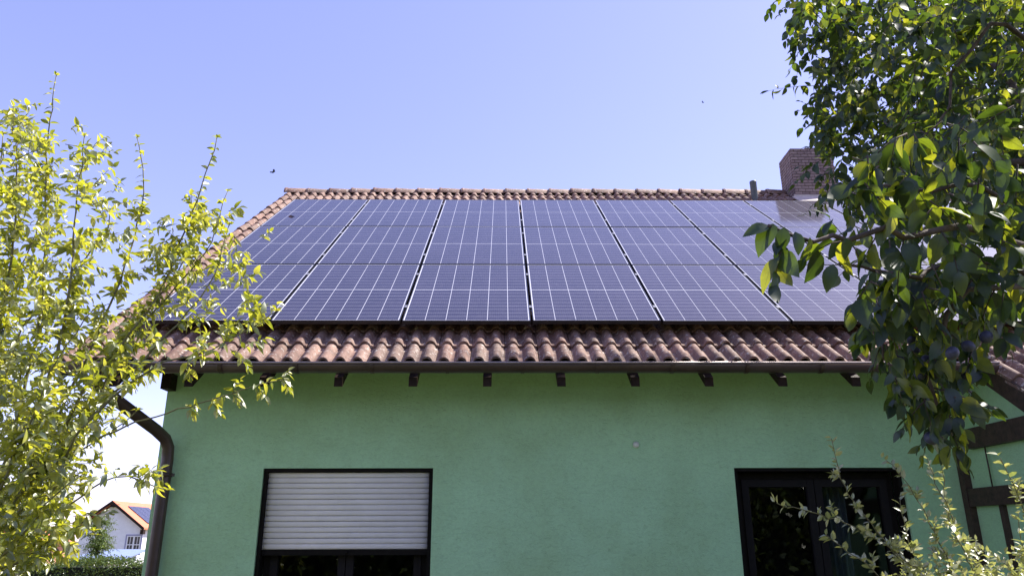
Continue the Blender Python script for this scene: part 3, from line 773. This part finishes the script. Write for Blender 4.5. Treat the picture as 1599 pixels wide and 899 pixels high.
# long bare twig crossing in front of the wall, leafy only at its end
q = F.limb([at(120, 700, 3.9), at(180, 672, 3.8), at(260, 645, 3.7), at(330, 624, 3.6), at(395, 603, 3.5), at(440, 593, 3.5)], .005, .0018, .06, .003)
for i in (len(q)-1, len(q)-3, len(q)-5, len(q)-7, len(q)-9):
    d = (q[i]-q[i-1]).normalized()
    for s_ in (-1, 1): F.twig(q[i], d*.6+V(0, 0, s_*.5)+V(0, r.uniform(-.4, .4), 0), r.uniform(.05, .11), 7, .046, .0018, .4, .7, .7)
# dense lower left mass
for _ in range(85):
    x, y = r.uniform(-60, 130)*r.uniform(.4, 1), r.uniform(540, 830)
    p = at(x, y, r.uniform(3.4, 5.0)); F.twig(p, (r.uniform(.1, 1), r.uniform(-.6, .6), r.uniform(.2, 1.1)), r.uniform(.12, .3), r.randint(8, 15), .052, .0025, .35, .75, .7)
for _ in range(80):
    x, y = r.uniform(-50, 65), r.uniform(200, 560)
    p = at(x, y, r.uniform(3.7, 5.0)); F.twig(p, (r.uniform(-.1, .6), r.uniform(-.6, .6), r.uniform(.3, 1.1)), r.uniform(.1, .25), r.randint(8, 14), .05, .0025, .35, .75, .7)
for cx, cy, sx, sy, n_, dd in ((255, 385, 30, 30, 18, 4.5), (310, 350, 22, 25, 12, 4.5), (352, 415, 16, 42, 20, 4.5), (300, 480, 25, 20, 5, 4.2), (120, 470, 35, 45, 9, 4.3), (80, 560, 45, 40, 14, 4.2), (170, 570, 25, 20, 4, 3.9),
                             (75, 330, 22, 60, 18, 4.5), (130, 290, 20, 50, 18, 4.0), (180, 360, 25, 40, 16, 4.7), (30, 200, 22, 30, 14, 4.2), (110, 690, 35, 30, 12, 3.8), (405, 492, 14, 7, 4, 3.7), (340, 525, 20, 12, 6, 3.7), (225, 745, 16, 8, 5, 3.5), (50, 760, 45, 40, 16, 3.7), (285, 555, 25, 12, 6, 3.7)):
    for _ in range(n_):
        F.twig(at(r.gauss(cx, sx), r.gauss(cy, sy), dd+r.gauss(0, .25)), (r.uniform(-.2, .9), r.uniform(-.6, .6), r.uniform(-.2, 1)), r.uniform(.06, .16), r.randint(6, 11), .056, .002, .45, .75, .7)
F.finish(lt, M['leaf_left'], M['twig'], 290)

# ------------------------------------------------------------------ plum tree on the right
GP = [leaf_geo(.56, .22, .22, 6, seed=5), leaf_geo(.62, .35, .12, 6, seed=6), leaf_geo(.52, .1, .35, 6, seed=7), leaf_geo(.6, .45, .2, 6, seed=8)]
pl = tag(empty('plum_tree', (2.75, -3.5, 0)), 'plum tree with dark leaves and blue plums reaching in from the right', 'tree')
P_ = Foliage(33, GP); r = P_.r; pbv = V(2.75, -3.5, 0)
tk = MB(); tk.tube([pbv+V(0, 0, -.1), pbv+V(.03, .02, .5), pbv+V(.0, .06, 1.2), pbv+V(-.03, .1, 1.75)], [.14, .11, .10, .09], 12); tk.build('trunk', M['bark'], pl)
cr = pbv+V(-.03, .1, 1.7)
# limbs
limbs = [
    [cr, at(1720, 420, 3.2), at(1640, 220, 3.6), at(1540, 90, 4.2), at(1440, -20, 4.8)],
    [cr, at(1740, 380, 3.0), at(1610, 250, 3.0), at(1520, 265, 3.2), at(1440, 240, 3.5), at(1380, 190, 3.9)],
    [cr, at(1760, 300, 3.6), at(1660, 100, 4.3), at(1560, -60, 5.0), at(1400, -160, 5.4)],
    [cr, at(1720, 460, 2.6), at(1610, 380, 2.25), at(1500, 350, 2.1), at(1420, 365, 2.0), at(1340, 362, 1.95), at(1262, 372, 1.9), at(1200, 352, 1.88)],
    [cr, at(1700, 470, 2.7), at(1600, 420, 2.4), at(1500, 400, 2.25), at(1430, 430, 2.2), at(1370, 425, 2.15), at(1310, 412, 2.1)],
    [cr, at(1690, 440, 2.6), at(1590, 330, 2.4), at(1500, 300, 2.3), at(1420, 300, 2.3), at(1350, 290, 2.4)],
    [cr, at(1700, 500, 2.6), at(1590, 440, 2.3), at(1510, 450, 2.2), at(1470, 540, 2.2), at(1464, 620, 2.2), at(1488, 685, 2.2)],
    [cr, at(1690, 490, 2.7), at(1570, 420, 2.5), at(1450, 430, 2.4), at(1400, 500, 2.35), at(1380, 560, 2.3)],
    [cr, at(1750, 330, 3.0), at(1680, 150, 3.0), at(1600, 60, 3.0), at(1540, 40, 2.9), at(1490, 120, 2.9), at(1460, 200, 2.8)],
    [cr, pbv+V(.6, -.4, 2.6), pbv+V(1.0, -.8, 3.6), pbv+V(1.1, -1.0, 4.6)],
    [cr, pbv+V(.5, .3, 2.6), pbv+V(.9, .5, 3.8), pbv+V(.8, .6, 5.2)],
]
rads = [.045, .04, .05, .026, .02, .022, .02, .018, .03, .04, .045]
LQ = [P_.limb(l, a, .004, .1, .012, 7) for l, a in zip(limbs, rads)]
# large near leaves on the close branches
def near_twigs(q, lo, dens, size, droop=.8, lenr=(.08, .2)):
    n = len(q)
    for i in range(int(n*lo), n-1):
        d = (q[i+1]-q[i-1]).normalized()
        if r.random() < dens:
            a = r.uniform(0, 6.28); o = d.orthogonal().normalized(); o2 = d.cross(o)
            L = r.uniform(*lenr); P_.twig(q[i], d*.5+o*math.cos(a)+o2*math.sin(a)+V(0, 0, -.2), L, int(3+L*28), size, .0025, droop, .75, .8)
near_twigs(LQ[3], .58, .55, .078); near_twigs(LQ[4], .5, .75, .076); near_twigs(LQ[5], .5, 1.0, .074)
near_twigs(LQ[6], .45, .8, .06, 1.0, (.08, .18)); near_twigs(LQ[7], .42, .8, .06, 1.0, (.08, .18)); near_twigs(LQ[8], .5, .9, .074)
near_twigs(LQ[1], .4, .9, .066)
# tip of the lowest branch with its big drooping leaves
tipq = LQ[3][-1]
for px, py, dx, dz, sz in ((1200, 352, -.9, -.35, .075), (1205, 350, -.6, -.8, .085), (1222, 355, -.2, -1, .07), (1240, 362, .1, -1, .062), (1265, 370, -.1, -1, .05), (1318, 372, .2, -1, .05), (1300, 412, -.3, -1, .075)):
    P_.leaf(at(px, py, 1.89), (dx, r.uniform(-.3, .3), dz), sz, (r.uniform(-.4, .4), -1, .5), .25)
# hanging mass of leaves above the gutter
def inpoly(x, y, poly):
    c = False; n = len(poly)
    for i in range(n):
        x1, y1 = poly[i]; x2, y2 = poly[i-1]
        if (y1 > y) != (y2 > y) and x < (x2-x1)*(y-y1)/(y2-y1)+x1: c = not c
    return c
def fill(poly, n, drange, size, L, nl, dirf, droop=.6, tilt=.7, r0=.0025, var=.4):
    xs_ = [p[0] for p in poly]; ys_ = [p[1] for p in poly]; k = 0
    while k < n:
        x, y = r.uniform(min(xs_), max(xs_)), r.uniform(min(ys_), max(ys_))
        if not inpoly(x, y, poly): continue
        k += 1; P_.twig(at(x, y, r.uniform(*drange)), dirf(), r.uniform(*L), r.randint(*nl), size, r0, droop, .75, tilt, var)
dn = lambda: (r.gauss(0, .6), r.gauss(0, .6), r.uniform(-1, .1))
fill([(1345, 440), (1400, 400), (1530, 400), (1540, 480), (1525, 580), (1508, 690), (1450, 670), (1385, 580), (1345, 510)], 88, (2.1, 2.6), .056, (.07, .15), (4, 8), dn, 1.0, var=.5)
fill([(1330, 230), (1599, 150), (1640, 480), (1480, 460), (1340, 460), (1310, 330)], 130, (1.9, 3.2), .068, (.08, .18), (4, 8), dn, .8, var=.5)
# upper canopy further back: smaller in the picture, many leaves
up_poly = [(1225, -30), (1262, 60), (1272, 150), (1300, 215), (1300, 280), (1360, 330), (1660, 330), (1700, -60)]
anyd = lambda: (r.gauss(-.2, .6), r.gauss(0, .6), r.uniform(-.9, .4))
fill(up_poly, 800, (4.2, 6.3), .074, (.15, .35), (7, 13), anyd, .6)
fill([(1390, -40), (1420, 120), (1400, 240), (1660, 300), (1700, -60)], 230, (2.8, 4.2), .062, (.12, .3), (6, 12), anyd, .6)
# crown carried on out of view, with unseen twigs added to shade the canopy
for _ in range(3000):
    p = V(r.gauss(3.4, .9), r.gauss(-4.6, .6), r.uniform(2.8, 6.4)) if _ % 8 < 1 else V(r.uniform(3.2, 5.4), r.uniform(-1.2, .9), r.uniform(4.9, 8.8))
    c = p-CAM; z = c.dot(_f)
    if z > .3:
        x, y = 799.5+FPX*c.dot(_r)/z, 449.5-FPX*c.dot(_u)/z
        if x < 1640 and y > -60: continue
    elif p.x < 1.2: continue
    P_.twig(p, anyd(), r.uniform(.2, .4), r.randint(9, 15), .065, .003, .5, .75, .7)
P_.finish(pl, M['leaf_plum'], M['bark'], 295)
# plums
m_pl, ntp, pp, oo = newmat('plum_skin'); pos = wcoord(ntp); n_ = noise(ntp, 40, 4, pos, .6)
rp = ramp(ntp, n_.outputs[0], [(.35, (.012, .010, .028)), (.65, (.055, .06, .11))]); ntp.links.new(rp.outputs[0], pp.inputs['Base Color']); pp.inputs['Roughness'].default_value = .5
pm = MB(); pm.lathe([(0.0005, -1.12), (.35, -1.05), (.7, -.78), (.92, -.38), (1, .02), (.93, .42), (.7, .78), (.38, 1.0), (.12, 1.04), (.001, .98)], (0, 0, 0), 'z', 18); plum_me = pm.mesh('plum', m_pl)
stalk = MB()
for px, py, d, s in ((1487, 551, 1.98, .0165), (1512, 540, 2.1, .016), (1540, 526, 2.1, .017), (1402, 556, 2.25, .017), (1425, 530, 2.3, .016), (1436, 584, 2.2, .0165), (1462, 582, 2.2, .016), (1487, 628, 2.15, .0175), (1454, 684, 2.1, .0175), (1425, 608, 2.2, .016), (1447, 562, 2.3, .016), (1428, 545, 2.35, .016), (1506, 588, 2.3, .016), (1470, 655, 2.25, .016)):
    p = at(px, py, d)
    o = inst('plum', plum_me, pl, p-wpos(pl), (r.uniform(-.5, .5), r.uniform(.2, .9), r.uniform(0, 3)), (s, s, s*1.02))
    stalk.tube([p+V(0, 0, s*.9), p+V(.004, .004, s+.012), p+V(.012, .008, s+.03)], .0012, 5)
stalk.build('fruit_stalks', M['twig'], pl)

# ------------------------------------------------------------------ shrub sprigs in front of the right window
GS = [leaf_geo(.55, .15, .35, 3, seed=9), leaf_geo(.6, .25, .3, 3, seed=10), leaf_geo(.5, .05, .45, 3, seed=11)]
sh = tag(empty('shrub', (2.05, -2.9, 0)), 'sunlit shrub with pale green sprigs below the right window', 'shrub')
S_ = Foliage(55, GS); r = S_.r; sb = V(2.05, -2.9, 0)
sprigs = [
    [(1560, 1150, 3.6), (1500, 960, 3.6), (1420, 880, 3.5), (1330, 820, 3.45), (1213, 785, 3.4)],
    [(1560, 1100, 3.6), (1450, 930, 3.6), (1370, 830, 3.6), (1320, 760, 3.6), (1298, 684, 3.6)],
    [(1570, 1100, 3.7), (1500, 930, 3.7), (1460, 830, 3.7), (1420, 760, 3.7), (1383, 718, 3.7)],
    [(1570, 1100, 3.5), (1540, 940, 3.5), (1500, 850, 3.5), (1470, 770, 3.5), (1448, 715, 3.5)],
    [(1580, 1100, 3.8), (1550, 950, 3.8), (1510, 860, 3.8), (1480, 790, 3.8), (1472, 720, 3.8)],
    [(1650, 1100, 3.4), (1630, 920, 3.4), (1600, 800, 3.4), (1562, 715, 3.4)],
    [(1650, 1100, 3.6), (1620, 950, 3.6), (1570, 880, 3.6), (1520, 850, 3.6)],
    [(1560, 1120, 3.6), (1470, 980, 3.5), (1400, 915, 3.4), (1350, 880, 3.4), (1290, 835, 3.4)],
    [(1560, 1120, 3.7), (1500, 980, 3.7), (1450, 900, 3.7), (1420, 850, 3.7), (1405, 775, 3.7)],
    [(1680, 1100, 3.5), (1640, 960, 3.5), (1600, 860, 3.5), (1590, 800, 3.5)],
]
for sp in sprigs:
    q = S_.limb([sb+V(0, 0, .1)]+[at(*p) for p in sp], .008, .0018, .04, .004, 5); n = len(q)
    for i in range(int(n*.35), n):
        t = i/n; d = (q[min(i+1, n-1)]-q[i-1]).normalized(); o = d.orthogonal().normalized(); o2 = d.cross(o)
        for _ in range(3):
            a = r.uniform(0, 6.28); S_.leaf(q[i]+d*r.uniform(-.02, .02), d*.5+o*math.cos(a)+o2*math.sin(a)+V(0, 0, .15), r.uniform(.03, .05), None, .6)
        if t < .9 and r.random() < 1.1*(1.15-t):
            a = r.uniform(0, 6.28); L = r.uniform(.06, .18)*(1.2-t)
            S_.twig(q[i], d*.7+o*math.cos(a)+o2*math.sin(a)+V(0, 0, .3), L, int(6+L*80), .042, .0015, .1, .75, .6)
for _ in range(170):
    x, y = r.uniform(1420, 1640), r.uniform(905, 1040); S_.twig(at(x, y, r.uniform(3.3, 3.9)), (r.gauss(-.2, .4), r.gauss(0, .4), 1), r.uniform(.1, .22), r.randint(9, 16), .038, .0015, .1, .75, .6)
S_.finish(sh, M['leaf_shrub'], M['twig'], 250)

# ------------------------------------------------------------------ hedges
def blade_mass(name, x0, x1, y0, y1, z0, z1, n, size, mat, seed, top_only=False, parent=None, wob=.12):
    rg = np.random.default_rng(seed)
    p = np.stack([rg.uniform(x0, x1, n), rg.uniform(y0, y1, n), rg.uniform(z0, z1, n)], 1)
    side = rg.integers(0, 3, n); p[side == 0, 1] = y0; p[side == 1, 2] = z1; p[side == 2, 1] = y1
    p += rg.normal(0, wob, p.shape)
    p[:, 2] += .10*np.sin(p[:, 0]*1.7)*(p[:, 2] > z1-.4)
    d = rg.normal(0, 1, (n, 3)); d /= np.linalg.norm(d, axis=1)[:, None]; e = np.cross(d, rg.normal(0, 1, (n, 3))); e /= np.linalg.norm(e, axis=1)[:, None]
    sz = size*rg.uniform(.6, 1.3, n)[:, None]
    v = np.stack([p, p+d*sz*.5+e*sz*.28, p+d*sz, p+d*sz*.5-e*sz*.28], 1).reshape(-1, 3)
    if parent: v = v - np.array(wpos(parent))
    f = np.arange(n*4).reshape(n, 4).tolist()
    me = bpy.data.meshes.new(name); me.from_pydata(v.tolist(), [], f); me.materials.append(mat); me.update()
    o = bpy.data.objects.new(name, me); col.objects.link(o)
    if parent: o.parent = parent
    return o
def hedge(x0, x1, y0, y1, h, n, size, label, seed, mat='leaf_dark', wob=.12):
    t = tag(empty('hedge', ((x0+x1)/2, (y0+y1)/2, 0)), label, 'hedge')
    m = MB(); m.box(x0, y0+.10, -.3, x1, y1-.10, h-.06); m.build('inner_box', simple('dark_inner_box', (.018, .02, .01), .95, .4, 20) if 'dark_inner_box' not in bpy.data.materials else bpy.data.materials['dark_inner_box'], t)  # plain dark box filling the inside of the hedge
    o = blade_mass('foliage', x0, x1, y0, y1, .1, h, n, size, M[mat], seed, parent=t, wob=wob); o['kind'] = 'stuff'
    return t
hedge(-24, -6.0, 13.0, 14.0, atY(215, 881, 13).z, 60000, .06, 'low clipped green hedge behind the house at the lower left', 71, wob=.05)
hedge(-14, 14, -15.5, -13.5, 3.3, 30000, .22, 'tall dark garden hedge opposite the house, seen only mirrored in the windows', 72, wob=.3)

# ------------------------------------------------------------------ neighbours beyond the hedge
YN = 70.0
def np_(x, y): return atY(x, y, YN)
rid = np_(180, 781); ev = np_(229, 823)
half = ev.x-rid.x; zg = gz(0, YN)
nh = tag(empty('neighbour_house', (rid.x, YN+5, zg)), 'white gabled house with orange roof beyond the hedge', 'house')
pitch = (rid.z-ev.z)/half; wx = half-.55
m = MB(); x0, x1 = rid.x-wx, rid.x+wx; ze = rid.z-.35-pitch*wx
wz0, wz1 = np_(200, 864).z, np_(200, 836).z; wa, wb = np_(197, 850).x, np_(219, 850).x
m.poly([(x0, YN, zg-.5), (x1, YN, zg-.5), (x1, YN, ze), (rid.x, YN, rid.z-.35), (x0, YN, ze)])
m.quad((x1, YN, zg-.5), (x1, YN+11, zg-.5), (x1, YN+11, ze), (x1, YN, ze)); m.quad((x0, YN+11, zg-.5), (x0, YN, zg-.5), (x0, YN, ze), (x0, YN+11, ze))
m.poly([(x1, YN+11, zg-.5), (x0, YN+11, zg-.5), (x0, YN+11, ze), (rid.x, YN+11, rid.z-.35), (x1, YN+11, ze)])
m.build('wall', M['white'], nh)
for s in (-1, 1):
    m = MB(); xe = rid.x+s*half; z_e = rid.z-pitch*half
    m.prism([(rid.x, rid.z), (xe, z_e), (xe, z_e-.16), (rid.x, rid.z-.16)] if s > 0 else [(xe, z_e), (rid.x-.001, rid.z), (rid.x-.001, rid.z-.16), (xe, z_e-.16)], 'y', YN-.55, YN+11.5)
    ro = m.build('roof_slope', M['redroof'], nh)
    m = MB(); m.prism([(rid.x+s*.002, rid.z-.02), (xe+s*.02, z_e-.02), (xe+s*.02, z_e-.30), (rid.x+s*.002, rid.z-.30)] if s > 0 else [(xe-.02, z_e-.02), (rid.x-.002, rid.z-.02), (rid.x-.002, rid.z-.30), (xe-.02, z_e-.30)], 'y', YN-.60, YN-.552)
    m.build('barge_board', M['wood'], nh)
    m = MB(); m.box(xe-.35 if s > 0 else xe+.05, YN-.5, z_e-.62, xe-.05 if s > 0 else xe+.35, YN-.02, z_e-.2); m.build('eaves_purlin', M['wood'], nh)
m = MB(); m.box(rid.x-.15, YN-.5, rid.z-.62, rid.x+.55, YN-.02, rid.z-.36); m.build('ridge_purlin', M['wood'], nh)
# its roof-mounted panels
m = MB(); a = .22*half; b = .86*half
for yy in (YN+1.2, YN+2.35, YN+3.5, YN+4.65):
    pts = [(rid.x+a, yy, rid.z-pitch*a+.10), (rid.x+b, yy, rid.z-pitch*b+.10), (rid.x+b, yy+1.1, rid.z-pitch*b+.10), (rid.x+a, yy+1.1, rid.z-pitch*a+.10)]
    m = MB(); m.poly(pts); m.poly([(p[0], p[1], p[2]-.05) for p in reversed(pts)]); m.quad(pts[0], (pts[0][0], pts[0][1], pts[0][2]-.05), (pts[1][0], pts[1][1], pts[1][2]-.05), pts[1])
    m.build('roof_panel', M['cell'], nh)
m = MB(); t_ = .13
m.box(wa-t_, YN-.06, wz0-t_, wa, YN+.02, wz1+t_); m.box(wb, YN-.06, wz0-t_, wb+t_, YN+.02, wz1+t_); m.box(wa, YN-.058, wz1, wb, YN+.02, wz1+t_); m.box(wa, YN-.058, wz0-t_, wb, YN+.02, wz0)
wo = m.build('window', simple('blue_grey_surround', (.3, .3, .42), .8, .1, 4), nh)
m = MB(); m.quad((wa, YN-.01, wz0), (wb, YN-.01, wz0), (wb, YN-.01, wz1), (wa, YN-.01, wz1)); m.build('pane', simple('dark_pane', (.03, .035, .045), .1, .1, 4), wo)
m = MB(); xm_ = (wa+wb)/2
for a_ in (wa, xm_-.07, wb-.1): m.box(a_, YN-.045, wz0, a_+(.14 if a_ == xm_-.07 else .1), YN-.012, wz1)
for z_ in (wz0, (wz0+wz1)/2-.03, wz1-.08): m.box(wa+.1, YN-.042, z_, wb-.1, YN-.013, z_+.08)
for x_ in ((wa+xm_)/2-.02, (wb+xm_)/2-.02): m.box(x_, YN-.04, wz0+.08, x_+.04, YN-.014, wz1-.08)
m.build('window_bars', M['white'], wo)

# low building with a blue-grey sheet roof in front of it
Yg = 52.0; zg2 = gz(0, Yg)
g0, g1 = atY(112, 857, Yg), atY(184, 868, Yg)
gh = tag(empty('low_building', (g0.x+1.5, Yg+2, zg2)), 'low outbuilding with blue-grey roof in front of the white house', 'shed')
m = MB(); m.box(g0.x, Yg+.3, zg2-.3, g1.x, Yg+5, atY(120, 878, Yg).z); m.build('wall', M['white'], gh)
m = MB(); zt_, zb_ = atY(120, 857, Yg+4.5).z, atY(120, 874, Yg).z
m.prism([(Yg, zb_), (Yg+4.5, zt_), (Yg+4.5, zt_-.08), (Yg, zb_-.08)], 'x', g0.x-.3, g1.x+.2); m.build('roof', M['slate'], gh)
m = MB(); m.box(g0.x-.32, Yg-.12, zb_-.16, g1.x+.22, Yg-.01, zb_+.02); m.build('gutter', M['white'], gh)
# terracotta house at the far left
Yt = 46.0; zg3 = gz(0, Yt)
t0, t1, tz = atY(40, 850, Yt), atY(106, 850, Yt+3.5), atY(60, 846, Yt).z
th_ = tag(empty('terracotta_house', ((t0.x+t1.x)/2-2, Yt+3, zg3)), 'house with terracotta wall half hidden by the leaves at the far left', 'house')
m = MB(); m.box(t0.x-5, Yt, zg3-.4, t1.x, Yt+3.5, tz); m.build('wall', M['terracotta'], th_)
m = MB(); m.prism([(t0.x-5.4, tz+.02), (t1.x+.5, tz+.02), ((t0.x+t1.x)/2-2.5, tz+1.5)], 'y', Yt-.5, Yt+3.7); m.build('roof', M['redroof'], th_)
m = MB(); m.box(t0.x-1.6, Yt-.06, zg3+.5, t0.x+.1, Yt-.005, tz-.02); m.build('white_bay', M['white'], th_)
m = MB(); wx0 = atY(82, 860, Yt).x; m.poly([(wx0, Yt-.03, tz-.3), (wx0+.25, Yt-.03, tz-.3), (wx0+1.3, Yt-.03, tz-1.5), (wx0+.6, Yt-.03, tz-1.5)]); m.build('stair_window', bpy.data.materials['dark_pane'], th_)
m = MB()
for zz in (tz-1.35, tz-1.6): m.tube([(t0.x-3, Yt-.5, zz), (t1.x+.3, Yt-.5, zz)], .035, 6)
m.build('railing', M['white'], th_)
# feathery tree beside it
tt = tag(empty('garden_tree', (atY(150, 870, 34).x, 34, gz(0, 34))), 'small feathery green tree in front of the white house', 'tree')
c0 = atY(152, 842, 34); FT_ = Foliage(81, [leaf_geo(.3, .1, .2, 3, seed=12), leaf_geo(.26, .2, .2, 3, seed=13)]); r = FT_.r
q = FT_.limb([V(c0.x, 34, gz(0, 34)), V(c0.x+.1, 34, c0.z-1), V(c0.x, 34, c0.z), V(c0.x-.1, 34, c0.z+1.15)], .09, .02, .2, .01)
for i in range(230):
    b = q[int(len(q)*r.uniform(.45, 1))-1]; FT_.twig(b, (r.gauss(.1, 1), r.gauss(0, 1), r.uniform(-.15, .6)), r.uniform(.4, 1.15), 26, .15, .01, .5, .7, .6)
FT_.finish(tt, M['leaf_far'], M['bark'], 0)
